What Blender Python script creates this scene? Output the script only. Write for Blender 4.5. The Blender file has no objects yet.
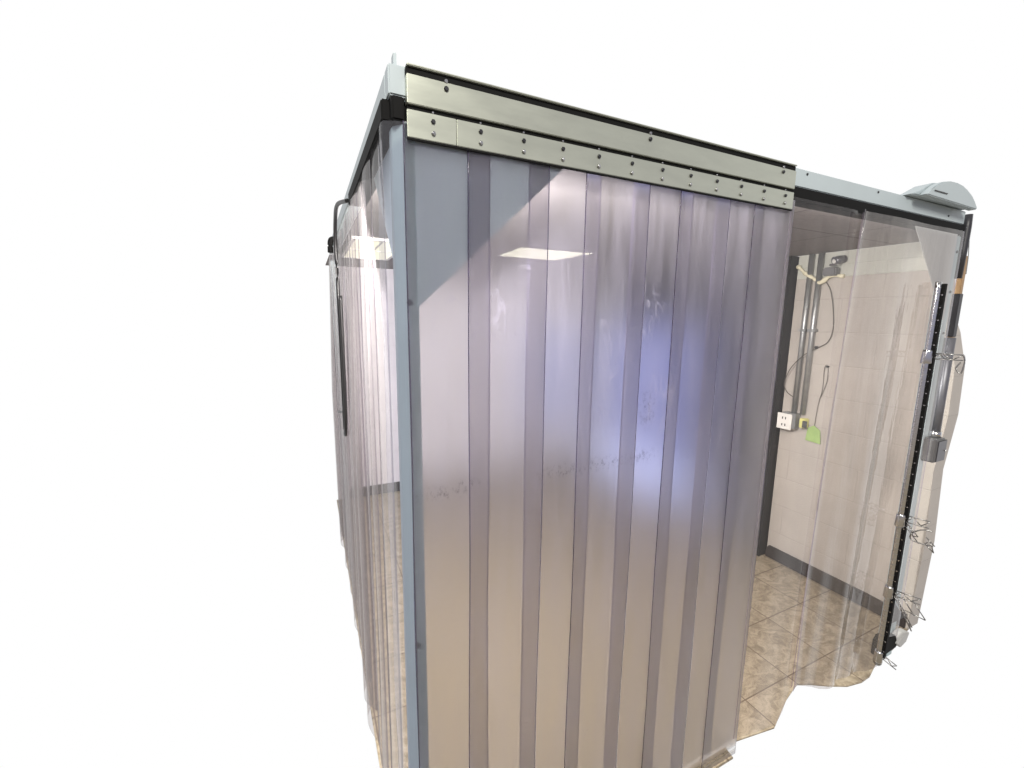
import bpy, bmesh, math, random
from mathutils import Vector, Matrix
random.seed(7)
S = bpy.context.scene
C = S.collection

# ------------------------------------------------------------------ nodes / materials
def new_mat(name):
    m = bpy.data.materials.new(name); m.use_nodes = True
    nt = m.node_tree
    for n in list(nt.nodes): nt.nodes.remove(n)
    out = nt.nodes.new('ShaderNodeOutputMaterial')
    return m, nt, out

def N(nt, t, **kw):
    n = nt.nodes.new(t)
    for k, v in kw.items():
        if k.startswith('i_'):
            key = k[2:]
            key = int(key) if key.isdigit() else key.replace('_', ' ')
            n.inputs[key].default_value = v
        else: setattr(n, k, v)
    return n

def ramp(nt, stops, interp='LINEAR'):
    r = nt.nodes.new('ShaderNodeValToRGB'); r.color_ramp.interpolation = interp
    e = r.color_ramp.elements
    while len(e) < len(stops): e.new(0.5)
    for i, (p, c) in enumerate(stops):
        e[i].position = p; e[i].color = c if len(c) == 4 else (*c, 1)
    return r

def g(v): return (v, v, v, 1)

def surf(name, col, rough=.5, metal=0., var=.12, scale=8., bump=.0, bscale=60., rvar=.1, stretch=None, spec=.5):
    m, nt, out = new_mat(name)
    p = N(nt, 'ShaderNodeBsdfPrincipled')
    tc = N(nt, 'ShaderNodeTexCoord'); src = tc.outputs['Object']
    if stretch:
        mp = N(nt, 'ShaderNodeMapping'); mp.inputs['Scale'].default_value = stretch
        nt.links.new(src, mp.inputs[0]); src = mp.outputs[0]
    nz = N(nt, 'ShaderNodeTexNoise', i_Scale=scale, i_Detail=6., i_Roughness=.6)
    nt.links.new(src, nz.inputs['Vector'])
    lo = tuple(c*(1-var) for c in col); hi = tuple(min(1, c*(1+var)) for c in col)
    r = ramp(nt, [(.3, lo), (.7, hi)])
    nt.links.new(nz.outputs['Fac'], r.inputs[0]); nt.links.new(r.outputs[0], p.inputs['Base Color'])
    mr = N(nt, 'ShaderNodeMapRange'); mr.inputs['To Min'].default_value = max(0.02, rough-rvar); mr.inputs['To Max'].default_value = min(1, rough+rvar)
    nt.links.new(nz.outputs['Fac'], mr.inputs['Value']); nt.links.new(mr.outputs[0], p.inputs['Roughness'])
    p.inputs['Metallic'].default_value = metal
    p.inputs['Specular IOR Level'].default_value = spec
    if bump:
        n2 = N(nt, 'ShaderNodeTexNoise', i_Scale=bscale, i_Detail=4.)
        nt.links.new(src, n2.inputs['Vector'])
        b = N(nt, 'ShaderNodeBump', i_Strength=bump, i_Distance=.004)
        nt.links.new(n2.outputs['Fac'], b.inputs['Height']); nt.links.new(b.outputs[0], p.inputs['Normal'])
    nt.links.new(p.outputs[0], out.inputs[0])
    return m

def glow(name, col, s):
    m, nt, out = new_mat(name)
    e = N(nt, 'ShaderNodeEmission', i_Strength=s); e.inputs[0].default_value = (*col, 1)
    nt.links.new(e.outputs[0], out.inputs[0]); return m

def plastic(name, tint, rough, veil, veilcol, gl=1.0, groughness=.06, ior=1.12, wear=0.0, clear=False, ripple=0.0):
    """PVC sheet: (rough) transmission + milky scatter + gloss, with scuffs as wear"""
    m, nt, out = new_mat(name)
    tc = N(nt, 'ShaderNodeTexCoord'); src = tc.outputs['Object']
    L = nt.links.new
    if clear:
        tr = N(nt, 'ShaderNodeBsdfTransparent'); tr.inputs[0].default_value = (*tint, 1)
    else:
        tr = N(nt, 'ShaderNodeBsdfRefraction', i_Roughness=rough, i_IOR=ior); tr.inputs[0].default_value = (*tint, 1)
    tl = N(nt, 'ShaderNodeBsdfTranslucent'); tl.inputs[0].default_value = (*veilcol, 1)
    df = N(nt, 'ShaderNodeBsdfDiffuse'); df.inputs[0].default_value = (*veilcol, 1)
    md = N(nt, 'ShaderNodeMixShader', i_0=.5); L(tl.outputs[0], md.inputs[1]); L(df.outputs[0], md.inputs[2])
    # veil amount: streaky film of dust + scratches
    mp = N(nt, 'ShaderNodeMapping'); mp.inputs['Scale'].default_value = (9, 9, 1.3); L(src, mp.inputs[0])
    nz = N(nt, 'ShaderNodeTexNoise', i_Scale=1.6, i_Detail=7., i_Roughness=.62); L(mp.outputs[0], nz.inputs['Vector'])
    mr = N(nt, 'ShaderNodeMapRange'); mr.inputs['From Min'].default_value = .3; mr.inputs['From Max'].default_value = .75
    mr.inputs['To Min'].default_value = veil*.35; mr.inputs['To Max'].default_value = veil*2.1
    L(nz.outputs['Fac'], mr.inputs['Value'])
    fac = mr.outputs[0]
    if wear:
        # fine curved scratches, only in worn patches
        def patch(cs):
            last = None
            for c, sx, sz in cs:
                sb = N(nt, 'ShaderNodeVectorMath', operation='SUBTRACT', i_1=c); L(src, sb.inputs[0])
                sc_ = N(nt, 'ShaderNodeVectorMath', operation='MULTIPLY', i_1=(1/sx, 0, 1/sz)); L(sb.outputs[0], sc_.inputs[0])
                le = N(nt, 'ShaderNodeVectorMath', operation='LENGTH'); L(sc_.outputs[0], le.inputs[0])
                iv = N(nt, 'ShaderNodeMapRange', interpolation_type='SMOOTHSTEP', i_1=0., i_2=1., i_3=1., i_4=0.); L(le.outputs['Value'], iv.inputs[0])
                if last is None: last = iv.outputs[0]
                else:
                    mxm = N(nt, 'ShaderNodeMath', operation='MAXIMUM'); L(last, mxm.inputs[0]); L(iv.outputs[0], mxm.inputs[1]); last = mxm.outputs[0]
            return last
        def lines(scale, width, rot, str_):
            m3 = N(nt, 'ShaderNodeMapping'); m3.inputs['Rotation'].default_value = rot; m3.inputs['Scale'].default_value = str_; L(src, m3.inputs[0])
            n3 = N(nt, 'ShaderNodeTexNoise', i_Scale=scale, i_Detail=2., i_Distortion=.8); L(m3.outputs[0], n3.inputs['Vector'])
            s3 = N(nt, 'ShaderNodeMath', operation='SUBTRACT', i_1=.5); L(n3.outputs['Fac'], s3.inputs[0])
            a3 = N(nt, 'ShaderNodeMath', operation='ABSOLUTE'); L(s3.outputs[0], a3.inputs[0])
            l3 = N(nt, 'ShaderNodeMapRange', i_1=0., i_2=width, i_3=1., i_4=0.); L(a3.outputs[0], l3.inputs[0])
            return l3.outputs[0]
        def mul(a_, b_):
            q = N(nt, 'ShaderNodeMath', operation='MULTIPLY')
            L(a_, q.inputs[0])
            if isinstance(b_, float): q.inputs[1].default_value = b_
            else: L(b_, q.inputs[1])
            return q.outputs[0]
        gate = N(nt, 'ShaderNodeTexNoise', i_Scale=14., i_Detail=2.); L(src, gate.inputs['Vector'])
        gr = N(nt, 'ShaderNodeMapRange', i_1=.45, i_2=.62); L(gate.outputs['Fac'], gr.inputs[0])
        pt = patch([((.22, 0, 1.70), .18, .16), ((.36, 0, 1.76), .16, .14), ((.52, 0, 1.55), .20, .30), ((.68, 0, 1.62), .16, .32), ((.75, 0, 1.40), .22, .25), ((.55, 0, .50), .22, .14)])
        ln = N(nt, 'ShaderNodeMath', operation='MAXIMUM')
        L(lines(11., .012, (0, .6, 0), (1, 1, .45)), ln.inputs[0]); L(lines(8., .010, (0, -.8, 0), (1, 1, .35)), ln.inputs[1])
        scr = mul(mul(mul(ln.outputs[0], gr.outputs[0]), pt), wear)
        ad = N(nt, 'ShaderNodeMath', operation='ADD', use_clamp=True); L(fac, ad.inputs[0]); L(scr, ad.inputs[1])
        fac = ad.outputs[0]
        # dark scuffs: rubbed line at hand-rail height and a few blots
        sn = N(nt, 'ShaderNodeTexNoise', i_Scale=110., i_Detail=7., i_Roughness=.8); m4 = N(nt, 'ShaderNodeMapping'); m4.inputs['Scale'].default_value = (1, 1, .6)
        L(src, m4.inputs[0]); L(m4.outputs[0], sn.inputs['Vector'])
        sr = N(nt, 'ShaderNodeMapRange', i_1=.50, i_2=.68); L(sn.outputs['Fac'], sr.inputs[0])
        dp = patch([((.10, 0, 1.270), .10, .028), ((.15, 0, 1.283), .05, .02), ((.42, 0, 1.275), .12, .03), ((.54, 0, 1.28), .12, .03), ((.68, 0, 1.28), .08, .035), ((.69, 0, 1.42), .05, .08)])
        dark = mul(mul(sr.outputs[0], dp), .6)
    mv = N(nt, 'ShaderNodeMixShader'); L(fac, mv.inputs[0]); L(tr.outputs[0], mv.inputs[1]); L(md.outputs[0], mv.inputs[2])
    if wear:
        dd_ = N(nt, 'ShaderNodeBsdfDiffuse'); dd_.inputs[0].default_value = (.10, .09, .11, 1)
        mk = N(nt, 'ShaderNodeMixShader'); L(dark, mk.inputs[0]); L(mv.outputs[0], mk.inputs[1]); L(dd_.outputs[0], mk.inputs[2]); mv = mk
    gs = N(nt, 'ShaderNodeBsdfGlossy', i_Roughness=groughness)
    ge = N(nt, 'ShaderNodeNewGeometry')
    io = N(nt, 'ShaderNodeMapRange'); io.inputs['To Min'].default_value = 1.42; io.inputs['To Max'].default_value = 1/1.42   # same Fresnel from both sides
    L(ge.outputs['Backfacing'], io.inputs['Value'])
    fr = N(nt, 'ShaderNodeFresnel'); L(io.outputs[0], fr.inputs['IOR'])
    fm = N(nt, 'ShaderNodeMath', operation='MULTIPLY', i_1=gl); L(fr.outputs[0], fm.inputs[0])
    if ripple:
        w = N(nt, 'ShaderNodeTexNoise', i_Scale=3., i_Detail=2.); L(mp.outputs[0], w.inputs['Vector'])
        b = N(nt, 'ShaderNodeBump', i_Strength=ripple, i_Distance=.02); L(w.outputs['Fac'], b.inputs['Height'])
        L(b.outputs[0], gs.inputs['Normal'])
    mg = N(nt, 'ShaderNodeMixShader'); L(fm.outputs[0], mg.inputs[0]); L(mv.outputs[0], mg.inputs[1]); L(gs.outputs[0], mg.inputs[2])
    L(mg.outputs[0], out.inputs[0])
    return m

M = {}
M['tube'] = surf('painted_tube', (.40, .46, .48), .45, 0, .04, 5, .05)
M['post'] = surf('painted_post', (.36, .45, .47), .42, 0, .05, 5, .05)
M['gusset'] = surf('painted_sheet', (.66, .80, .86), .5, 0, .06, 4, .04)
M['gusset_grey'] = surf('grey_sheet', (.50, .53, .53), .5, 0, .06, 4, .04)
M['galv'] = surf('galvanized_sheet', (.50, .52, .435), .33, .75, .05, 6, 0, 200, .05, (1.5, 1, 6))
M['rubber'] = surf('black_rubber', (.006, .006, .006), .7, 0, .2, 20, spec=.12)
M['bolt'] = surf('bolt_steel', (.35, .35, .36), .3, .9, .1, 40)
M['darkbolt'] = surf('dark_bolt', (.03, .03, .035), .4, .5, .1, 40)
M['chrome'] = surf('chrome_wire', (.6, .6, .6), .16, 1., .06, 30, 0, 60, .05)
M['wire'] = surf('dull_wire', (.30, .295, .29), .28, .9, .1, 30)
M['groove'] = surf('chrome_groove', (.22, .22, .22), .4, .6, .1, 30)
M['pipe'] = surf('dark_grey_pipe', (.13, .13, .145), .38, .5, .1, 20)
M['conduit'] = surf('zinc_conduit', (.36, .37, .37), .38, .75, .12, 25)
M['box'] = surf('dark_box', (.16, .16, .165), .5, .2, .1, 15)
M['white'] = surf('white_plastic', (.74, .73, .70), .4, 0, .03, 10)
M['wedge'] = surf('grey_wedge', (.42, .42, .41), .5, 0, .1, 25)
M['slot'] = surf('socket_dark', (.05, .05, .05), .5)
M['green'] = surf('green_tag', (.34, .50, .17), .5, 0, .15, 12)
M['yellow'] = surf('yellow_plug', (.62, .60, .22), .5, 0, .1, 20)
M['cable'] = surf('black_cable', (.01, .01, .011), .45, 0, .1, 20)
M['wirec'] = surf('grey_wire', (.10, .09, .08), .5, 0, .1, 20)
M['cove'] = surf('cove_rubber', (.035, .03, .03), .5, 0, .15, 10, spec=.25)
M['charcoal'] = surf('charcoal_paint', (.018, .018, .026), .5, 0, .2, 6)
M['frameblk'] = surf('black_frame', (.010, .009, .010), .6, 0, .2, 10, spec=.15)
M['wood'] = surf('brown_wood', (.36, .23, .12), .55, 0, .15, 10, .1, 60, .1, (6, 6, .6))
M['tape'] = surf('black_tape', (.03, .03, .035), .45, 0, .1, 12)
M['foam'] = surf('cream_sealant', (.74, .70, .52), .6, 0, .06, 20, .3, 70)
M['ceil'] = None

def ceiling_mat():
    m, nt, out = new_mat('ceiling_tile'); L = nt.links.new
    p = N(nt, 'ShaderNodeBsdfPrincipled', i_Roughness=.9)
    nz = N(nt, 'ShaderNodeTexNoise', i_Scale=70., i_Detail=5.)
    tc = N(nt, 'ShaderNodeTexCoord'); L(tc.outputs['Object'], nz.inputs['Vector'])
    r = ramp(nt, [(.3, (.165, .150, .15)), (.7, (.205, .188, .186))]); L(nz.outputs['Fac'], r.inputs[0])
    mp = N(nt, 'ShaderNodeMapping'); mp.inputs['Location'].default_value = (-.33, -.37, 0); L(tc.outputs['Object'], mp.inputs[0])
    br = N(nt, 'ShaderNodeTexBrick', offset=0., i_Scale=1.)
    br.inputs['Color1'].default_value = g(1); br.inputs['Color2'].default_value = g(1); br.inputs['Mortar'].default_value = (.30, .27, .26, 1)
    br.inputs['Mortar Size'].default_value = .004; br.inputs['Brick Width'].default_value = .612; br.inputs['Row Height'].default_value = .612; br.inputs['Mortar Smooth'].default_value = .1
    L(mp.outputs[0], br.inputs['Vector'])
    mx = N(nt, 'ShaderNodeMix', data_type='RGBA', blend_type='MULTIPLY'); mx.inputs['Factor'].default_value = 1
    L(r.outputs[0], mx.inputs[6]); L(br.outputs['Color'], mx.inputs[7]); L(mx.outputs[2], p.inputs['Base Color'])
    L(p.outputs[0], out.inputs[0]); return m
M['ceil'] = ceiling_mat()

def floor_mat():
    m, nt, out = new_mat('stone_look_tile'); L = nt.links.new
    p = N(nt, 'ShaderNodeBsdfPrincipled', i_Roughness=.32)
    tc = N(nt, 'ShaderNodeTexCoord')
    mp = N(nt, 'ShaderNodeMapping'); mp.inputs['Location'].default_value = (0, .15, 0); L(tc.outputs['Object'], mp.inputs[0])
    br = N(nt, 'ShaderNodeTexBrick', offset=0., i_Scale=1.)
    br.inputs['Color1'].default_value = g(0.0); br.inputs['Color2'].default_value = g(1.); br.inputs['Mortar'].default_value = g(.5)
    br.inputs['Mortar Size'].default_value = .003; br.inputs['Brick Width'].default_value = .3; br.inputs['Row Height'].default_value = .3; br.inputs['Mortar Smooth'].default_value = .2
    L(mp.outputs[0], br.inputs['Vector'])
    # veining, warped, and shifted per tile
    wp = N(nt, 'ShaderNodeTexNoise', i_Scale=7., i_Detail=5.); L(tc.outputs['Object'], wp.inputs['Vector'])
    mx = N(nt, 'ShaderNodeMix', data_type='VECTOR'); mx.inputs['Factor'].default_value = .22
    L(tc.outputs['Object'], mx.inputs[4]); L(wp.outputs['Color'], mx.inputs[5])
    m2 = N(nt, 'ShaderNodeMapping'); m2.inputs['Rotation'].default_value = (0, 0, .5); m2.inputs['Scale'].default_value = (1, 2.6, 1); L(mx.outputs[1], m2.inputs[0])
    ad = N(nt, 'ShaderNodeVectorMath', operation='ADD'); L(m2.outputs[0], ad.inputs[0]); L(br.outputs['Color'], ad.inputs[1])
    nz = N(nt, 'ShaderNodeTexNoise', i_Scale=16., i_Detail=9., i_Roughness=.72); L(ad.outputs[0], nz.inputs['Vector'])
    r = ramp(nt, [(.30, (.15, .12, .085)), (.46, (.25, .205, .145)), (.56, (.345, .29, .212)), (.74, (.44, .385, .295))]); L(nz.outputs['Fac'], r.inputs[0])
    gm = N(nt, 'ShaderNodeMix', data_type='RGBA'); L(br.outputs['Fac'], gm.inputs['Factor']); L(r.outputs[0], gm.inputs[6]); gm.inputs[7].default_value = (.12, .085, .06, 1)
    L(gm.outputs[2], p.inputs['Base Color'])
    b = N(nt, 'ShaderNodeBump', i_Strength=.25, i_Distance=.003); L(nz.outputs['Fac'], b.inputs['Height']); L(b.outputs[0], p.inputs['Normal'])
    L(p.outputs[0], out.inputs[0]); return m
M['floor'] = floor_mat()

def block_mat(name, col, rot):
    m, nt, out = new_mat(name); L = nt.links.new
    p = N(nt, 'ShaderNodeBsdfPrincipled', i_Roughness=.55)
    tc = N(nt, 'ShaderNodeTexCoord')
    mp = N(nt, 'ShaderNodeMapping'); mp.inputs['Rotation'].default_value = rot; L(tc.outputs['Object'], mp.inputs[0])
    br = N(nt, 'ShaderNodeTexBrick', offset=.5, i_Scale=1.)
    br.inputs['Color1'].default_value = g(1); br.inputs['Color2'].default_value = g(1); br.inputs['Mortar'].default_value = g(0)
    br.inputs['Mortar Size'].default_value = .004; br.inputs['Brick Width'].default_value = .4; br.inputs['Row Height'].default_value = .2; br.inputs['Mortar Smooth'].default_value = .6
    L(mp.outputs[0], br.inputs['Vector'])
    nz = N(nt, 'ShaderNodeTexNoise', i_Scale=5., i_Detail=6.); L(tc.outputs['Object'], nz.inputs['Vector'])
    r = ramp(nt, [(.3, tuple(c*.92 for c in col)), (.7, tuple(c*1.04 for c in col))]); L(nz.outputs['Fac'], r.inputs[0])
    gm = N(nt, 'ShaderNodeMix', data_type='RGBA'); L(br.outputs['Fac'], gm.inputs['Factor']); L(r.outputs[0], gm.inputs[6]); gm.inputs[7].default_value = (*[c*.90 for c in col], 1)
    L(gm.outputs[2], p.inputs['Base Color'])
    n2 = N(nt, 'ShaderNodeTexNoise', i_Scale=90., i_Detail=3.); L(tc.outputs['Object'], n2.inputs['Vector'])
    ma = N(nt, 'ShaderNodeMath', operation='MULTIPLY_ADD', i_1=-1.5); L(br.outputs['Fac'], ma.inputs[0]); L(n2.outputs['Fac'], ma.inputs[2])
    b = N(nt, 'ShaderNodeBump', i_Strength=.3, i_Distance=.003); L(ma.outputs[0], b.inputs['Height']); L(b.outputs[0], p.inputs['Normal'])
    L(p.outputs[0], out.inputs[0]); return m
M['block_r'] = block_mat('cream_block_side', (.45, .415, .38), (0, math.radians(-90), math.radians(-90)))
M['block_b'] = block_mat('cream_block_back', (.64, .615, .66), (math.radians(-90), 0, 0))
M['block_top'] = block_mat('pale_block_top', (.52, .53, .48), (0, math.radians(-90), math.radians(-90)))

M['light'] = glow('lit_diffuser', (1., .96, .74), 1.6)
M['blue'] = glow('blue_daylight', (.36, .40, .84), 1.05)
M['lav'] = glow('lavender_glow', (.60, .62, .95), .82)
M['pale'] = glow('pale_daylight', (.56, .62, 1.), 2.2)

HAZE = dict(rough=.48, ior=1.22)
M['hazy'] = plastic('hazy_strip', (.870, .860, .866), HAZE['rough'], .07, (.66, .63, .78), 1., .015, HAZE['ior'], wear=.22, ripple=.006)
M['edge'] = plastic('strip_edge', (.42, .38, .52), .2, .25, (.30, .26, .40), 1., .1, 1.2)
M['clear'] = plastic('clear_sheet', (.86, .83, .83), 0, .04, (.52, .485, .47), .7, .05, clear=True, ripple=.03)
M['dusty'] = plastic('dusty_clear_sheet', (.83, .80, .80), 0, .17, (.47, .435, .41), 1.0, .06, clear=True, ripple=.10)
M['clearedge'] = plastic('clear_sheet_edge', (.66, .60, .68), 0, .2, (.6, .55, .62), 1., .05, clear=True)
M['side'] = plastic('side_strip', (.78, .755, .755), 0, .15, (.52, .49, .50), .45, .06, clear=True)
M['sideedge'] = plastic('side_strip_edge', (.40, .36, .42), 0, .2, (.3, .27, .33), .8, .08, clear=True)
M['wrap'] = plastic('corner_wrap', (.86, .86, .92), 0, .10, (.50, .50, .55), .45, .03, clear=True, ripple=.08)

# ------------------------------------------------------------------ geometry helpers
def link(name, me, mats, parent=None):
    o = bpy.data.objects.new(name, me); C.objects.link(o)
    for m in (mats if isinstance(mats, (list, tuple)) else [mats]): me.materials.append(M[m])
    if parent is not None: o.parent = parent
    return o

def done(name, bm, mats, parent=None, bevel=0., smooth=False):
    if bevel:
        bmesh.ops.bevel(bm, geom=list(bm.edges), offset=bevel, segments=2, affect='EDGES', clamp_overlap=True)
    bmesh.ops.recalc_face_normals(bm, faces=list(bm.faces))
    me = bpy.data.meshes.new(name); bm.to_mesh(me); bm.free()
    if smooth:
        for p in me.polygons: p.use_smooth = True
    return link(name, me, mats, parent)

def box(bm, x0, x1, y0, y1, z0, z1, mi=0):
    vs = [bm.verts.new(v) for v in ((x0,y0,z0),(x1,y0,z0),(x1,y1,z0),(x0,y1,z0),(x0,y0,z1),(x1,y0,z1),(x1,y1,z1),(x0,y1,z1))]
    for f in ((0,3,2,1),(4,5,6,7),(0,1,5,4),(1,2,6,5),(2,3,7,6),(3,0,4,7)):
        bm.faces.new([vs[i] for i in f]).material_index = mi

def boxo(name, b, mats, parent=None, bevel=0.):
    bm = bmesh.new(); box(bm, *b); return done(name, bm, mats, parent, bevel)

def frames(pts):
    out = []; up = Vector((0, 0, 1))
    for i, p in enumerate(pts):
        a = pts[max(0, i-1)]; b = pts[min(len(pts)-1, i+1)]
        t = (b-a).normalized()
        r = t.cross(up)
        if r.length < .05: r = t.cross(Vector((0, 1, 0)))
        r.normalize(); out.append((p, r, r.cross(t).normalized()))
    return out

def tube(bm, pts, r, n=10, mi=0):
    pts = [Vector(p) for p in pts]; rings = []
    for i, (p, a, b) in enumerate(frames(pts)):
        rr = r[i] if isinstance(r, (list, tuple)) else r
        rings.append([bm.verts.new(p + rr*(math.cos(k*2*math.pi/n)*a + math.sin(k*2*math.pi/n)*b)) for k in range(n)])
    for i in range(len(rings)-1):
        for k in range(n):
            f = bm.faces.new([rings[i][k], rings[i][(k+1) % n], rings[i+1][(k+1) % n], rings[i+1][k]]); f.smooth = True; f.material_index = mi
    bm.faces.new(rings[0][::-1]).material_index = mi; bm.faces.new(rings[-1]).material_index = mi

def spline(pts, k=8):
    pts = [Vector(p) for p in pts]; out = []
    for i in range(len(pts)-1):
        p0 = pts[max(0, i-1)]; p1 = pts[i]; p2 = pts[i+1]; p3 = pts[min(len(pts)-1, i+2)]
        for j in range(k):
            t = j/k
            out.append(.5*((2*p1)+(p2-p0)*t+(2*p0-5*p1+4*p2-p3)*t*t+(3*p1-p0-3*p2+p3)*t**3))
    out.append(pts[-1]); return out

def tubeo(name, pts, r, mats, parent=None, n=10, k=8):
    bm = bmesh.new(); tube(bm, spline(pts, k) if k else pts, r, n); return done(name, bm, mats, parent)

def prism(bm, poly, axis, a, b, mi=0):
    """extrude a polygon of 2-tuples along axis between a and b"""
    def P(u, v, w): return {0: (w, u, v), 1: (u, w, v), 2: (u, v, w)}[axis]
    A = [bm.verts.new(P(u, v, a)) for u, v in poly]; B = [bm.verts.new(P(u, v, b)) for u, v in poly]
    n = len(poly)
    bm.faces.new(A).material_index = mi; bm.faces.new(B[::-1]).material_index = mi
    for i in range(n): bm.faces.new([A[i], B[i], B[(i+1) % n], A[(i+1) % n]]).material_index = mi

def tag(o, label=None, cat=None, group=None, kind=None):
    if label: o['label'] = label
    if cat: o['category'] = cat
    if group: o['group'] = group
    if kind: o['kind'] = kind
    return o

def thing(name, label, cat, loc=(0, 0, 0), group=None):
    o = bpy.data.objects.new(name, None); C.objects.link(o); o.location = loc; o.empty_display_size = .1
    return tag(o, label, cat, group)

def adopt(o, parent):
    """parent a part built in world coordinates to a thing standing away from the origin"""
    o.parent = parent; o.matrix_parent_inverse = Matrix.Translation(-Vector(parent.location)); return o

ORD = ['first', 'second', 'third', 'fourth', 'fifth', 'sixth', 'seventh', 'eighth', 'ninth', 'tenth', 'eleventh', 'twelfth', 'thirteenth', 'fourteenth', 'fifteenth', 'sixteenth']

# ------------------------------------------------------------------ enclosure frame
W, D, H = 2.42, 2.42, 2.14
fr = thing('strip_curtain_enclosure', 'walk-in booth frame of pale grey steel tube carrying the plastic strip curtains', 'enclosure')
for b in ((0, W, .012, .05, 2.085, H), (0, .05, .052, D, 2.085, H), (W-.05, W, .052, D-.052, 2.085, H), (.052, W, D-.05, D, 2.085, H)):
    boxo('beam', b, 'tube', fr, .003)
for b in ((.004, .028, .006, .05, 2.04, 2.083), (1.226, W-.002, .006, .05, 2.04, 2.083), (-.012, .046, .03, .76, 2.043, 2.0835)):
    boxo('rubber_seal', b, 'rubber', fr, .003)
posts = []
bm = bmesh.new(); prism(bm, [(.008, .036), (.026, .013), (.05, .013), (.05, .065), (.008, .065)], 2, 0, 2.038)
posts.append(done('corner_post', bm, 'post', fr, .002))
for b in ((W-.05, W, .013, .06, 0, 2.038), (0, .05, D-.05, D, 0, 2.038), (W-.05, W, D-.05, D, 0, 2.038)):
    posts.append(boxo('corner_post', b, 'post', fr, .004))
def bolt(name, c, ax, r, h, mat, parent, n=6):
    bm = bmesh.new(); c = Vector(c); d = Vector(ax)
    tube(bm, [c, c+d*h*.6, c+d*h], [r, r, r*.75], n); return done(name, bm, mat, parent)
for z in (1.695, .9, .25):
    bolt('bolt', (.030, .013, z), (0, -1, 0), .006, .004, 'darkbolt', posts[0], 8)
for z in (1.97, 1.80, 1.62):
    bolt('bolt', (W-.022, .013, z), (0, -1, 0), .006, .004, 'darkbolt', posts[1], 8)
for gm, poly in (('gusset', [(.047, 1.685), (.047, 2.04), (.425, 2.04)]), ('gusset_grey', [(W-.05, 1.675), (W-.41, 2.04), (W-.05, 2.04)])):
    bm = bmesh.new(); prism(bm, poly, 1, .0086, .0116); done('gusset_plate', bm, gm, fr)
bm = bmesh.new(); prism(bm, [(.052, 1.70), (.052, 2.04), (.40, 2.04)], 0, .024, .028); done('gusset_plate', bm, 'gusset', fr)
# rounded cap on the right end of the beam
bm = bmesh.new()
poly = [(1.935, 2.137), (1.965, 2.15)]
arch = [(2.01, 2.180), (2.05, 2.196), (2.10, 2.204), (2.16, 2.206), (2.21, 2.202), (2.255, 2.191), (2.30, 2.176), (2.335, 2.160), (2.362, 2.140), (2.366, 2.130)]
prism(bm, poly+arch, 1, -.04, -.012)
cap = done('end_cap', bm, 'tube', fr, .003)
bm = bmesh.new(); box(bm, 1.99, 2.09, -.0435, -.0405, 2.155, 2.158); o = done('slot', bm, 'slot', cap)
o.rotation_euler = (0, 0, 0)
bm = bmesh.new(); prism(bm, [(1.90, 2.141), (1.96, 2.16), (2.05, 2.20), (2.16, 2.212), (2.27, 2.20), (2.36, 2.17), (2.41, 2.145)], 1, -.010, .05)
done('cap_return', bm, 'tube', cap, .003)
for x, z in ((1.30, 2.128), (1.72, 2.128), (2.27, 2.105)):
    bolt('rivet', (x, .012, z), (0, -1, 0), .004, .003, 'darkbolt', fr, 8)
# galvanized header
bm = bmesh.new()
box(bm, .031, 1.218, -.006, .0115, 2.0685, 2.1205)
box(bm, .031, 1.215, -.009, .0115, 2.1335, 2.1370)
hd = done('strip_header', bm, 'galv', fr, .0012)
boxo('lip_shade_strip', (.031, 1.217, -.003, .011, 2.121, 2.133), 'rubber', hd)  # black strips standing in for the shade under the header lips
boxo('lip_shade_strip', (.032, 1.222, .001, .011, 2.0605, 2.0682), 'rubber', hd)
for x0, x1 in ((.031, .1295), (.1305, 1.2235)):
    boxo('lower_plate', (x0, x1, -.002, .0018, 2.010, 2.060), 'galv', hd, .0010)
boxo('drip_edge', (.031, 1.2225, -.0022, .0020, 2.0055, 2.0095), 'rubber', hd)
for i in range(12):
    x = .082 + .1*i
    bolt('screw', (x, -.002, 2.0455), (0, -1, 0), .0048, .004, 'darkbolt', hd)
    bolt('screw', (x, -.002, 2.0235), (.25, -1, .2), .0048, .004, 'bolt', hd)
    bolt('stud', (x, .001, 2.0625), (0, -1, 0), .0026, .003, 'bolt', hd)
for x in (.108, .632, 1.155):
    bolt('clip', (x, -.006, 2.1085), (0, -1, 0), .005, .004, 'darkbolt', hd, 8)
    bolt('clip', (x, -.003, 2.1225), (0, -1, 0), .0042, .005, 'bolt', hd, 8)

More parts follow.
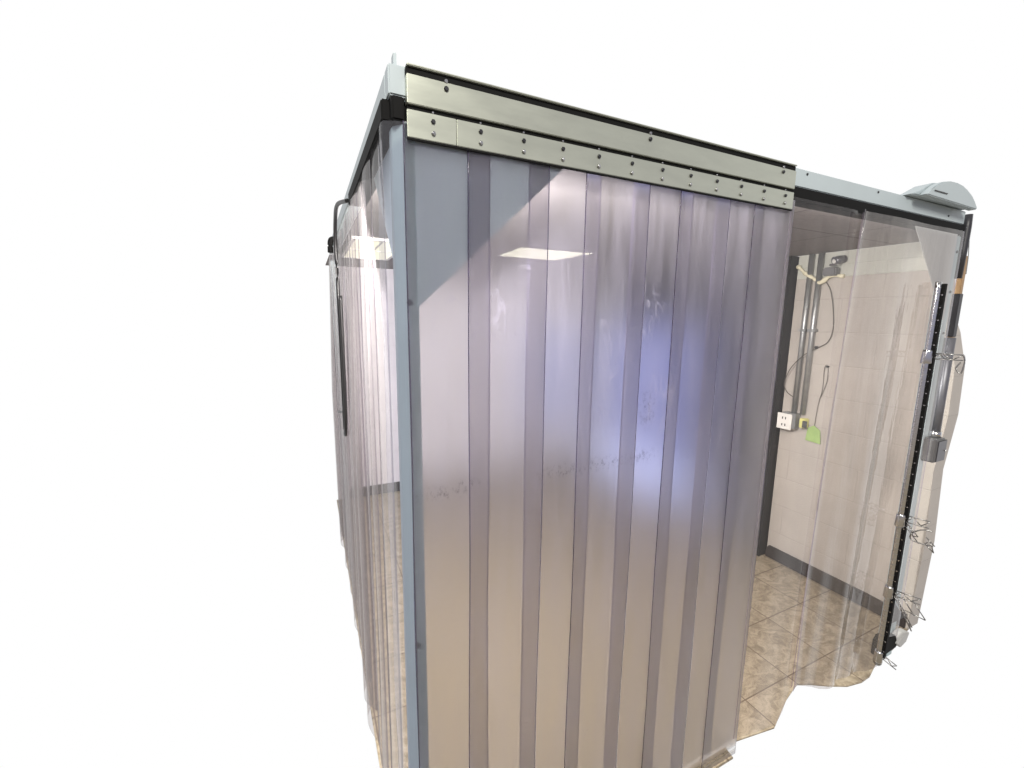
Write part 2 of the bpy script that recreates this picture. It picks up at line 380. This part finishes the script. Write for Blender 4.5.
# ------------------------------------------------------------------ plastic strips
def sheet(name, mats, fn, nu, nv, th, edge=.004, width=.2):
    """closed thin sheet. fn(u,v)->(point, normal); edge columns get material 1"""
    bm = bmesh.new()
    e = edge/width
    us = [0, e] + [e+(1-2*e)*i/nu for i in range(1, nu)] + [1-e, 1]
    F, B = [], []
    for j in range(nv+1):
        fr_, bk = [], []
        for u in us:
            p, n = fn(u, j/nv); p = Vector(p); n = Vector(n)
            fr_.append(bm.verts.new(p)); 
            if th: bk.append(bm.verts.new(p - n*th))
        F.append(fr_); B.append(bk)
    K = len(us)
    for j in range(nv):
        for i in range(K-1):
            mi = 1 if i in (0, K-2) else 0
            f = bm.faces.new([F[j][i], F[j][i+1], F[j+1][i+1], F[j+1][i]]); f.material_index = mi; f.smooth = True
            if th:
                f = bm.faces.new([B[j][i+1], B[j][i], B[j+1][i], B[j+1][i+1]]); f.material_index = mi; f.smooth = True
        if th:
            for i in (0, K-1):
                a, b = (F, B) if i == 0 else (B, F)
                bm.faces.new([a[j][i], a[j+1][i], b[j+1][i], b[j][i]]).material_index = 1
    if th:
        for i in range(K-1):
            bm.faces.new([F[0][i], F[0][i+1], B[0][i+1], B[0][i]][::-1]).material_index = 1
            bm.faces.new([F[-1][i], F[-1][i+1], B[-1][i+1], B[-1][i]]).material_index = 1
    me = bpy.data.meshes.new(name)
    bmesh.ops.recalc_face_normals(bm, faces=list(bm.faces))
    bm.to_mesh(me); bm.free()
    return link(name, me, mats)

lefts = [.024, .155, .302, .452, .599, .757, .898, 1.055]
rights = [.207, .352, .497, .650, .806, .950, 1.098, 1.240]
for i, (a, b) in enumerate(zip(lefts, rights)):
    y = .0028 if i % 2 else .0062
    ph = random.uniform(0, 6)
    def fn(u, v, a=a, b=b, y=y, ph=ph, i=i):
        x = a + (b-a)*u
        zb = .010
        z = 2.04 + (zb-2.04)*v
        wob = .0022*math.sin(5*v+ph)*v + .0012*math.sin(13*v+ph*2)*min(1, v*3)
        if i == 7: wob += -.004*v
        yy = y - .0004*math.sin(6*v+ph)*math.sin(math.pi*u)
        return (x+wob, yy, z), (0, -1, 0)
    s = sheet('plastic_strip', ['hazy', 'edge'], fn, 4, 24, .0013, .0022, b-a)
    w = 'hazy plastic strip in front, beside the blue-grey corner post' if i == 0 else 'hazy plastic strip in front, last one, beside the clear doorway sheet' if i == 7 else 'hazy plastic strip hanging from the metal header, %s from the corner post' % ORD[i]
    tag(s, w, 'plastic strip', 'hazy strips along the front')

# clear soft sheets to the right of the header
bot = [(1.215, .086), (1.30, .075), (1.464, .03), (1.509, .07), (1.53, .13), (1.565, .185), (1.62, .165), (1.72, .115), (1.837, .095), (1.95, .065), (2.116, .04), (2.20, .07), (2.37, .10)]
def bz(x):
    for (a, za), (b, zb) in zip(bot, bot[1:]):
        if x <= b: return za+(zb-za)*max(0, (x-a))/(b-a)
    return bot[-1][1]
def fnA(u, v):
    xt = 1.215+.42*u; xb = 1.215+.345*u; x = xt+(xb-xt)*min(1, v*1.1)
    z = 2.048+(bz(xb)-2.048)*v
    y = -.002+.004*math.sin(u*9+v*2)*v + .010*math.exp(-((u-.95)/.08)**2)
    return (x, y, z), (0, -1, 0)
def fnB(u, v):
    a = 1.585-.035*math.sin(min(1, v*1.1)*math.pi/2); x = a+(2.365-a)*u
    z = 2.048+(bz(x)-2.048)*v
    y = -.012+.014*math.sin(u*11+1+v*.8)*min(1, v*2+.2)+.007*math.sin(u*27+v*3)*v - .012*math.exp(-(u/.03)**2)
    return (x, y, z), (0, -1, 0)
s = sheet('clear_sheet', ['clear', 'clearedge'], fnA, 16, 40, 0, .006, .4); tag(s, 'narrow clear plastic sheet hanging straight right of the metal header', 'plastic sheet')
s = sheet('clear_sheet', ['dusty', 'clearedge'], fnB, 48, 40, 0, .012, .8); tag(s, 'wide clear wrinkled plastic sheet beside the chrome shelf post', 'plastic sheet')

# side curtain: bowed strips from the corner back along the left side
ys = .15
nS = 15
for i in range(nS):
    y0 = .10 + i*ys; wd = .20 if i < nS-1 else .17
    bulge = random.uniform(.016, .036); ph = random.uniform(0, 6); off = -.006 if i % 2 else -.001
    fl = random.uniform(.0, .003)
    def fn(u, v, y0=y0, wd=wd, bulge=bulge, ph=ph, off=off, fl=fl):
        s_ = math.sin(math.pi*u)
        bl = bulge*(.25+.75*min(1, v*2.2))
        x = off + .006*v - bl*s_ + .004*math.sin(7*u+ph+v*2)*v - fl*v*v
        y = y0 + wd*u + .004*math.sin(4*v+ph)*v
        zt = 2.043+.006*math.sin(ph*3)
        z = zt + (.075 + .012*math.sin(ph) - zt)*v
        dy = math.pi*math.cos(math.pi*u)*bl/wd
        n = Vector((-1, -dy, 0)).normalized()
        return (x, y, z), n
    s = sheet('side_strip', ['side', 'sideedge'], fn, 12, 24, 0, .010, wd)
    tag(s, 'clear bowed plastic strip in the left side curtain, %s from the corner post' % ORD[i] if i < nS-1 else 'clear bowed plastic strip at the far back end of the left side curtain', 'plastic strip', 'bowed strips along the left side')

# glossy wrap over the corner
def fnW(u, v):
    # from the front of the post round to the left side
    L1 = .022; L2 = .12
    s_ = u*(L1+L2)
    wr = (.004*math.sin(9*v+1)*math.sin(3*u+.5)+.003*math.sin(23*v+5*u))*(1 if v < .22 else .35)
    if s_ < L1: p = Vector((L1-s_, -.011, 0)); n = Vector((0, -1, 0))
    else: p = Vector((-.011, s_-L1-.006, 0)); n = Vector((-1, 0, 0))
    k = max(0, 1-abs(s_-L1)/.012)
    n2 = Vector((-1, -1, 0)).normalized()
    p = p - n2*k*.004 + n*wr*(1.0 if s_ > L1 else .3)
    return (p.x, p.y, 2.03 + (.09-2.03)*v), n
s = sheet('corner_wrap', ['wrap', 'sideedge'], fnW, 26, 60, 0, .002, .14)
tag(s, 'glossy clear plastic strip wrapped around the front left corner post', 'plastic strip')

# ------------------------------------------------------------------ floor, ceiling, walls
bm = bmesh.new()
fp = [(-.012, 1.6), (-.012, .55), (-.008, .08), (.03, .0), (.6, .006), (.95, .004), (1.02, .0), (1.225, .0), (1.235, .03), (1.291, .042), (1.491, .012), (1.60, .05), (1.673, .075), (1.797, .105), (1.86, .075), (1.925, .036), (2.0, .0), (2.087, -.016), (2.16, -.014), (2.30, .02), (2.40, .02), (2.52, .035), (2.60, .035), (2.66, .06), (2.74, .07), (2.74, 3.12), (-.012, 3.12)]
prism(bm, fp, 2, -.006, 0)
tag(done('floor', bm, 'floor'), 'brown stone-look floor tiles inside the booth', None, None, 'structure')
bm = bmesh.new(); box(bm, .0505, 2.40, .0505, 3.098, 2.078, 2.0835); box(bm, 2.4005, 2.719, .16, 3.098, 2.078, 2.0835); box(bm, .0, .0545, D+.003, 3.098, 2.078, 2.0835)
tag(done('ceiling', bm, 'ceil'), 'dull mauve-grey ceiling tiles above the booth', None, None, 'structure')

bw = thing('block_wall', 'cream concrete block wall closing the back behind the strips', 'wall', (0, 3.1, 0))
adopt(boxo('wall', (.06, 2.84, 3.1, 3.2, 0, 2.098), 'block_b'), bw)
adopt(boxo('cove_base', (.06, 2.72, 3.09, 3.0995, .001, .095), 'cove', None, .003), bw)
rw = thing('block_wall', 'cream concrete block wall seen through the clear sheets on the right', 'wall', (2.72, .5, 0))
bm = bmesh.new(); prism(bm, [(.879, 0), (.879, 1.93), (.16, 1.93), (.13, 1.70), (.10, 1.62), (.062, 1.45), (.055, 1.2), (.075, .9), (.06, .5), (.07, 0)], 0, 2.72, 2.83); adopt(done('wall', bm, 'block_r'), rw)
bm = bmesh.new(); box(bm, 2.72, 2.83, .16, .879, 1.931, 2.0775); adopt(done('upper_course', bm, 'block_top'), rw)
bm = bmesh.new(); prism(bm, [(.879, .001), (.879, .062), (.86, .09), (.28, .09), (.08, .085), (.08, .001)], 0, 2.706, 2.7195); adopt(done('cove_base', bm, 'cove', None, .002), rw)
sw = thing('block_wall', 'cream concrete block wall beyond the blue-lit door opening', 'wall', (2.72, 2.7, 0))
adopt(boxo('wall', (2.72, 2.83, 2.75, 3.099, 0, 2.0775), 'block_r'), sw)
adopt(boxo('cove_base', (2.708, 2.7195, 2.75, 3.08, .001, .09), 'cove', None, .003), sw)

# dark door and blue-lit glass door between the two side walls
dd = thing('charcoal_door', 'charcoal door panel with black edge beside the cream block wall', 'door', (2.72, 1.2, 0))
adopt(boxo('door_leaf', (2.73, 2.77, .972, 1.60, 0.01, 2.077), 'charcoal'), dd)
adopt(boxo('door_frame', (2.655, 2.78, .892, .971, 0.0, 2.0775), 'frameblk'), dd)
gd = thing('glass_door', 'glass door glowing blue behind the hazy strips', 'door', (2.72, 2.0, 0))
adopt(boxo('door_frame', (2.74, 2.79, 1.601, 2.749, 0, 2.077), 'charcoal'), gd)
adopt(boxo('glass_pane', (2.732, 2.739, 1.66, 2.72, .40, 1.62), 'blue'), gd)
adopt(boxo('glass_pane', (2.732, 2.739, 1.68, 2.72, .05, .385), 'pale'), gd)

wn = thing('glow_panel', 'added panel glowing pale lavender on the back wall behind the hazy strips', 'glow panel', (2.2, 3.09, 1.0))  # glowing panel added to spread the blue glow to the left
bm = bmesh.new()
for b in ((1.86, 1.90, .42, 1.66), (2.60, 2.64, .42, 1.66)): box(bm, b[0], b[1], 3.075, 3.0995, b[2], b[3])
for b in ((.42, .46), (1.62, 1.66)): box(bm, 1.9005, 2.5995, 3.075, 3.0995, b[0], b[1])
adopt(done('glow_panel_frame', bm, 'white'), wn)
adopt(boxo('glow_panel_face', (1.9005, 2.5995, 3.085, 3.092, .4605, 1.6195), 'lav'), wn)

# ceiling lights
def troffer(x0, x1, y0, y1, label, bars, e):
    t = thing('ceiling_light', label, 'ceiling light', ((x0+x1)/2, (y0+y1)/2, 2.1), )
    adopt(boxo('diffuser', (x0, x1, y0, y1, 2.066, 2.071), 'light'), t)
    bm = bmesh.new()
    for b in ((x0-.02, x0, y0-.02, y1+.02), (x1, x1+.02, y0-.02, y1+.02), (x0, x1, y0-.02, y0), (x0, x1, y1, y1+.02)): box(bm, *b, 2.063, 2.0775)
    if bars: box(bm, (x0+x1)/2-.006, (x0+x1)/2+.006, y0, y1, 2.0628, 2.0652)
    if bars: box(bm, x0, x1, (y0+y1)/2-.008, (y0+y1)/2+.008, 2.063, 2.0655)
    adopt(done('light_frame', bm, 'white'), t)
    return t
troffer(.09, .37, 1.58, 2.36, 'lit long ceiling light seen through the left side curtain', True, 22)

# things on the right wall
cg = 'zinc conduits on the block wall'
for y, l in ((.79, 'zinc conduit pipe running down into the outlet box, farther of the pair'), (.735, 'zinc conduit pipe running down beside the outlet box, nearer of the pair')):
    t = thing('conduit', l, 'conduit', (2.70, y, 1.05), cg)
    bm = bmesh.new(); tube(bm, [(2.70, y, 1.07), (2.70, y, 1.6), (2.70, y, 2.077)], .0155, 14); adopt(done('pipe', bm, 'conduit'), t)
    bm = bmesh.new(); box(bm, 2.682, 2.7195, y-.022, y+.022, 1.60, 1.615); adopt(done('strap', bm, 'conduit'), t)
ot = thing('power_outlet', 'white duplex power outlet on a grey box at the conduit foot', 'outlet', (2.70, .80, 1.0))
adopt(boxo('back_box', (2.665, 2.7195, .755, .845, .965, 1.068), 'conduit', None, .004), ot)
fp_ = adopt(boxo('face_plate', (2.655, 2.6645, .775, .868, .955, 1.06), 'white', None, .003), ot)
for z in (.985, 1.03):
    for dy in (-.010, .010):
        o = boxo('socket', (2.6535, 2.6549, .822+dy-.003, .822+dy+.003, z-.008, z+.008), 'slot'); adopt(o, ot)
t = thing('plug_adapter', 'small yellow-green plug beside the white outlet', 'plug', (2.69, .715, 1.02))
adopt(boxo('body', (2.672, 2.7195, .70, .735, .985, 1.045), 'yellow', None, .004), t)
adopt(boxo('grip', (2.665, 2.6715, .684, .712, .99, 1.035), 'slot', None, .002), t)
t = thing('hanging_tag', 'green tag hanging on a wire from a wall hook', 'tag', (2.71, .65, .95))
bm = bmesh.new(); prism(bm, [(.615, .90), (.705, .905), (.70, .985), (.665, 1.01), (.625, .985)], 0, 2.709, 2.712); adopt(done('card', bm, 'green'), t)
adopt(tubeo('wire', [(2.712, .662, 1.005), (2.712, .655, 1.15), (2.712, .642, 1.25), (2.712, .645, 1.38), (2.712, .628, 1.39), (2.712, .622, 1.30), (2.712, .645, 1.2)], .0016, 'wirec', None, 6), t)
adopt(tubeo('hook', [(2.7195, .628, 1.39), (2.70, .628, 1.39)], .005, 'darkbolt', None, 8, 0), t)
t = thing('thin_cable', 'thin dark cable looping down the block wall beside the conduits', 'cable', (2.7, .7, 1.5))
adopt(tubeo('cable', [(2.71, .70, 1.91), (2.71, .665, 1.85), (2.71, .64, 1.75), (2.71, .625, 1.62), (2.71, .645, 1.54), (2.708, .70, 1.50), (2.683, .76, 1.45), (2.68, .83, 1.36), (2.70, .872, 1.26), (2.71, .86, 1.20), (2.70, .805, 1.17)], .0028, 'wirec', None, 6), t)
adopt(tubeo('clip', [(2.7195, .705, 1.503), (2.70, .705, 1.503)], .009, 'darkbolt', None, 8, 0), t)
t = thing('flood_light', 'small grey twin flood light bracket high on the block wall', 'flood light', (2.68, .62, 2.0))
bm = bmesh.new(); tube(bm, [(2.715, .615, 2.03), (2.69, .625, 2.025), (2.665, .64, 2.015)], [.022, .024, .028], 14); adopt(done('lamp_head', bm, 'pipe'), t)
bm = bmesh.new(); tube(bm, [(2.666, .640, 2.016), (2.662, .642, 2.015)], [.014, .013], 12); adopt(done('lens', bm, 'white'), t)
bm = bmesh.new(); box(bm, 2.66, 2.715, .625, .70, 1.935, 1.985); adopt(done('lamp_head', bm, 'box', None, .008), t)
bm = bmesh.new(); box(bm, 2.66, 2.70, .62, .665, 1.99, 2.003); adopt(done('bracket', bm, 'chrome', None, .003), t)
# cream bead of sealant along the block course
bm = bmesh.new(); tube(bm, spline([(2.712, .875, 2.01), (2.70, .855, 2.0), (2.70, .82, 1.965), (2.695, .765, 1.93), (2.695, .72, 1.90), (2.70, .67, 1.935), (2.708, .60, 1.93)], 6), [.011+.003*math.sin(i*.55)+.0015*math.sin(i*1.7) for i in range(37)], 10)
tag(done('sealant_bead', bm, 'foam'), 'cream bead of sealant sagging across the top of the block wall', 'sealant')

# wood post, dark strap, conduit, box right of the booth
t = thing('wooden_post', 'brown wooden post with black tape bands at the right end', 'post', (2.60, .05, 0))
adopt(boxo('post', (2.575, 2.60, .04, .062, 1.50, 1.97), 'wood', None, .002), t)
adopt(boxo('tape_band', (2.570, 2.604, .037, .065, 1.60, 1.80), 'tape', None, .002), t)
bm = bmesh.new(); tube(bm, [(2.449, .012, 2.13), (2.449, .012, 2.08), (2.448, .012, 1.98), (2.443, .012, 1.86)], [.014, .016, .016, .015], 10)
st = done('rubber_strap', bm, 'tape'); tag(st, 'black rubber strap hanging under the rounded grey cap', 'strap')
o = tubeo('loose_thread', [(2.46, .0, 2.02), (2.478, .0, 1.95), (2.484, .0, 1.88)], .0015, 'conduit', None, 6); tag(o, 'thin loose grey wire beside the black rubber strap', 'wire')
t = thing('vertical_conduit', 'dark grey conduit running down outside the right corner post', 'conduit', (2.45, -.01, 1.1))
bm = bmesh.new(); tube(bm, [(2.440, 0, 1.15), (2.438, 0, 1.3), (2.436, 0, 1.6)], .020, 16); adopt(done('pipe', bm, 'pipe'), t)
bm = bmesh.new(); tube(bm, [(2.44, 0, 1.142), (2.44, 0, 1.17)], [.025, .025], 12); adopt(done('connector', bm, 'chrome'), t)
t = thing('junction_box', 'dark grey metal junction box on the conduit by the shelf post', 'junction box', (2.46, 0, 1.07))
adopt(boxo('body', (2.385, 2.475, -.035, .045, 1.03, 1.140), 'box', None, .006), t)
adopt(boxo('cover', (2.390, 2.470, -.039, -.0355, 1.036, 1.134), 'pipe', None, .002), t)
bolt('screw', (2.46, -.039, 1.085), (0, -1, 0), .006, .004, 'chrome', t); 
adopt([o for o in C.objects if o.name.startswith('screw') and o.parent is t][0], t)

# chrome wire shelving
rk = thing('wire_shelving', 'chrome wire shelving unit with a ringed post standing against the curtain', 'shelving unit', (2.2, -.03, 0))
px, py = 2.168, -.03
bm = bmesh.new(); pts, rad = [], []
for k in range(68):
    z = .105+k*.0254; pts += [(px, py, z), (px, py, z+.0235)]
tube(bm, pts, .0105, 20)
bm.faces.ensure_lookup_table()
for f in bm.faces:      # every second ring of faces is a dark groove
    zc = (f.calc_center_median().z-.105) % .0254
    if len(f.verts) == 4 and zc > .0237: f.material_index = 1
adopt(done('pole', bm, ['chrome', 'groove']), rk)
ch0 = (px+.007, py-.0150)          # dark strip with pale ticks standing beside the pole
bm = bmesh.new(); box(bm, ch0[0]-.004, ch0[0]+.012, ch0[1]-.006, ch0[1]+.006, .12, 1.822, 0)
z = .15
while z < 1.80:
    box(bm, ch0[0]-.0052, ch0[0]-.0042, ch0[1]-.003, ch0[1]+.002, z, z+.0035, 1); z += .0508
adopt(done('ticked_strip', bm, ['rubber', 'chrome']), rk)
def rod(bm, a, b, r=.0022): tube(bm, [a, b], r, 8)
def truss(bm, a, d, n, h, r=.0020):
    for dz in (0, -h): rod(bm, a+Vector((0, 0, dz)), a+d+Vector((0, 0, dz)))
    for k in range(n):
        p = a+d*(k/n)+Vector((0, 0, 0 if k % 2 else -h)); q_ = a+d*((k+1)/n)+Vector((0, 0, -h if k % 2 else 0)); rod(bm, p, q_, r)
for z, kind in ((1.527, 0), (.80, 1), (.452, 2), (.12, 3)):
    bm = bmesh.new(); tube(bm, [(px, py, z-.030), (px, py, z-.026), (px, py, z+.020), (px, py, z+.026)], [.0175, .0185, .0160, .0150], 18)
    adopt(done('collar', bm, 'chrome'), rk)
    bm = bmesh.new()
    a = Vector((px+.006, py-.014, z+.012))
    if kind == 0:
        truss(bm, a, Vector((.03, -.085, 0)), 3, .022)
        tube(bm, spline([a+Vector((.03, -.085, 0)), a+Vector((.032, -.09, -.03)), a+Vector((.03, -.085, -.075)), a+Vector((.026, -.07, -.055)), a+Vector((.03, -.08, -.03))], 6), .0026, 8)
        truss(bm, a, Vector((.09, -.03, 0)), 3, .022)
    elif kind == 1:
        truss(bm, a+Vector((0, 0, .012)), Vector((.02, -.075, 0)), 3, .030)
        truss(bm, a+Vector((0, 0, -.01)), Vector((-.012, -.055, -.05)), 3, .022)
        tube(bm, spline([a+Vector((.024, -.085, -.03)), a+Vector((.012, -.06, -.03)), a+Vector((.004, -.03, -.055)), a+Vector((.006, -.025, -.085)), a+Vector((.012, -.05, -.095)), a+Vector((.024, -.095, -.09))], 6), .0028, 8)
        truss(bm, a+Vector((.02, -.07, -.06)), Vector((.006, -.03, -.03)), 2, .03)
    elif kind == 2:
        truss(bm, a, Vector((.03, -.085, 0)), 3, .026)
        truss(bm, a, Vector((-.01, -.085, -.125)), 4, .018)
        for k in (0, 1): rod(bm, a+Vector((.012+.012*k, -.03-.03*k, -.02)), a+Vector((.022+.010*k, -.075-.035*k, -.085)))
        rod(bm, a+Vector((.012, -.045, -.075)), a+Vector((.03, -.11, -.085)))
    else:
        truss(bm, a, Vector((.01, -.05, -.02)), 3, .02)
    adopt(done('wire_shelf', bm, 'wire'), rk)
bm = bmesh.new(); tube(bm, [(px, py, .075), (px, py, .085), (px, py, .10), (px, py, .106)], [.012, .017, .017, .012], 12); adopt(done('foot', bm, 'wire'), rk)

t = thing('floor_scale', 'small black block with a pale grey wedge under the shelving', 'block', (2.3, -.02, 0))
bm = bmesh.new(); prism(bm, [(2.215, .075), (2.36, .085), (2.37, .11), (2.34, .16), (2.24, .175), (2.215, .15)], 1, -.02, .02); adopt(done('block', bm, 'rubber', None, .004), t)
bm = bmesh.new(); prism(bm, [(2.34, .118), (2.40, .150), (2.452, .145), (2.43, .10), (2.38, .085)], 1, -.03, .01); adopt(done('wedge', bm, 'wedge', None, .003), t)
bm = bmesh.new(); prism(bm, [(2.35, .192), (2.36, .31), (2.49, .185)], 1, .012, .03); adopt(done('fin', bm, 'cove', None, .002), t)
bm = bmesh.new(); prism(bm, [(2.425, .12), (2.447, .12), (2.447, 1.015), (2.425, 1.015)], 1, .054, .075)
tag(done('trim_strip', bm, 'white', None, .003), 'pale grey vertical trim strip below the dark junction box', 'trim')

# black cable at the far left
t = thing('black_cable', 'black cable looping down outside the left side curtain', 'cable', (-.03, 1.1, 2.0))
adopt(tubeo('cable', [(-.015, .763, 2.06), (-.035, .95, 2.085), (-.035, 1.10, 2.06), (-.035, 1.17, 1.97), (-.034, 1.17, 1.80), (-.033, 1.17, 1.60), (-.032, 1.2, 1.35), (-.03, 1.235, 1.13), (-.03, 1.20, 1.12), (-.03, 1.15, 1.22), (-.03, 1.11, 1.5), (-.03, 1.10, 1.75)], .0075, 'cable', None, 8), t)
adopt(tubeo('cable_tie', [(-.03, 1.70, 1.118), (-.03, 1.45, 1.17), (-.032, 1.24, 1.215)], .006, 'cable', None, 8), t)
t2 = tubeo('black_hook', [(-.01, 1.60, 2.06), (-.03, 1.60, 2.05), (-.034, 1.60, 1.99)], .014, 'rubber', None, 8)
tag(t2, 'short black hook under the far end of the left beam', 'hook')
fs = boxo('metal_fin', (.014, .020, .03, .05, 2.141, 2.168), 'tube'); tag(fs, 'small pale metal fin standing up on the left end of the beam', 'fin')

# ------------------------------------------------------------------ world: white backdrop ahead, the dim room behind the viewer
w = bpy.data.worlds.new('World'); S.world = w; w.use_nodes = True
nt = w.node_tree; L = nt.links.new
bg = nt.nodes['Background']
tc = N(nt, 'ShaderNodeTexCoord')
dt = N(nt, 'ShaderNodeVectorMath', operation='DOT_PRODUCT'); dt.inputs[1].default_value = (math.sin(math.radians(25)), math.cos(math.radians(25)), 0)
L(tc.outputs['Generated'], dt.inputs[0])
mr = N(nt, 'ShaderNodeMapRange', interpolation_type='SMOOTHSTEP'); mr.inputs['From Min'].default_value = -.30; mr.inputs['From Max'].default_value = -.02
L(dt.outputs['Value'], mr.inputs['Value'])
sp = N(nt, 'ShaderNodeSeparateXYZ'); L(tc.outputs['Generated'], sp.inputs[0])
m01 = N(nt, 'ShaderNodeMapRange'); m01.inputs['From Min'].default_value = -1; m01.inputs['From Max'].default_value = 1; L(sp.outputs['Z'], m01.inputs['Value'])
rr = ramp(nt, [(.0, (.30, .25, .18)), (.38, (.40, .34, .26)), (.48, (.38, .38, .50)), (.62, (.40, .40, .48)), (1., (.42, .40, .38))]); L(m01.outputs[0], rr.inputs[0])
mx = N(nt, 'ShaderNodeMix', data_type='RGBA'); L(mr.outputs[0], mx.inputs['Factor']); L(rr.outputs[0], mx.inputs[6]); mx.inputs[7].default_value = (1, 1, 1, 1)
L(mx.outputs[2], bg.inputs['Color']); bg.inputs['Strength'].default_value = 1.0

def area(loc, tgt, size, e, col):
    la = bpy.data.lights.new('front_key', 'AREA'); la.size = size; la.energy = e; la.color = col
    o = bpy.data.objects.new('front_key', la); C.objects.link(o); o.location = loc
    o.rotation_euler = (Vector(tgt)-Vector(loc)).to_track_quat('-Z', 'Y').to_euler()
def rect(name, loc, sx, sy, e, col, rx=0, rz=0):
    la = bpy.data.lights.new(name, 'AREA'); la.shape = 'RECTANGLE'; la.size = sx; la.size_y = sy; la.energy = e; la.color = col
    o = bpy.data.objects.new(name, la); C.objects.link(o); o.location = loc; o.rotation_euler = (rx, 0, rz)
rect('room_troffer', (1.33, -1.78, 2.1), .5, .42, 15, (1, .95, .74))          # the room's ceiling light, mirrored in the strips
rect('booth_fill', (.72, .092, 2.060), .85, .03, 27, (1, .97, .88), math.radians(30))  # added fill light out of view behind the header, brightens the booth
rect('corner_fill', (.15, .105, 1.935), .11, .10, 86, (1, .97, .92), math.radians(67), math.radians(-20))   # added fill hidden behind the corner gusset, brightens the back wall
rect('booth_fill', (1.80, .10, 2.074), 1.0, .05, 7, (1, .95, .88), math.radians(30))  # added fill out of view behind the beam, brightens the right side
area((-.8, -3.2, 4.2), (1, 0, 1.6), 1.2, 230, (1, .96, .88))  # added key light out of view, brightens the header and corner post

# ------------------------------------------------------------------ camera
cd = bpy.data.cameras.new('camera'); cam = bpy.data.objects.new('camera', cd); C.objects.link(cam); S.camera = cam
cd.lens = 14.991; cd.sensor_width = 36; cd.clip_start = .01; cd.clip_end = 200
ya, pi, ro = map(math.radians, (25.512, 8.883, .679))
f = Vector((math.sin(ya)*math.cos(pi), math.cos(ya)*math.cos(pi), -math.sin(pi)))
r = Vector((math.cos(ya), -math.sin(ya), 0)); u = r.cross(f)
c_, s_ = math.cos(ro), math.sin(ro)
R, U = c_*r+s_*u, -s_*r+c_*u
cam.matrix_world = Matrix(((R.x, U.x, -f.x, -.164), (R.y, U.y, -f.y, -.892), (R.z, U.z, -f.z, 1.667), (0, 0, 0, 1)))

S.view_settings.view_transform = 'Standard'; S.view_settings.look = 'None'
S.render.resolution_x = 1024; S.render.resolution_y = 768
cy = S.cycles
cy.max_bounces = 24; cy.transmission_bounces = 20; cy.transparent_max_bounces = 48; cy.diffuse_bounces = 5; cy.glossy_bounces = 6
cy.sample_clamp_indirect = 6
cy.use_denoising = True
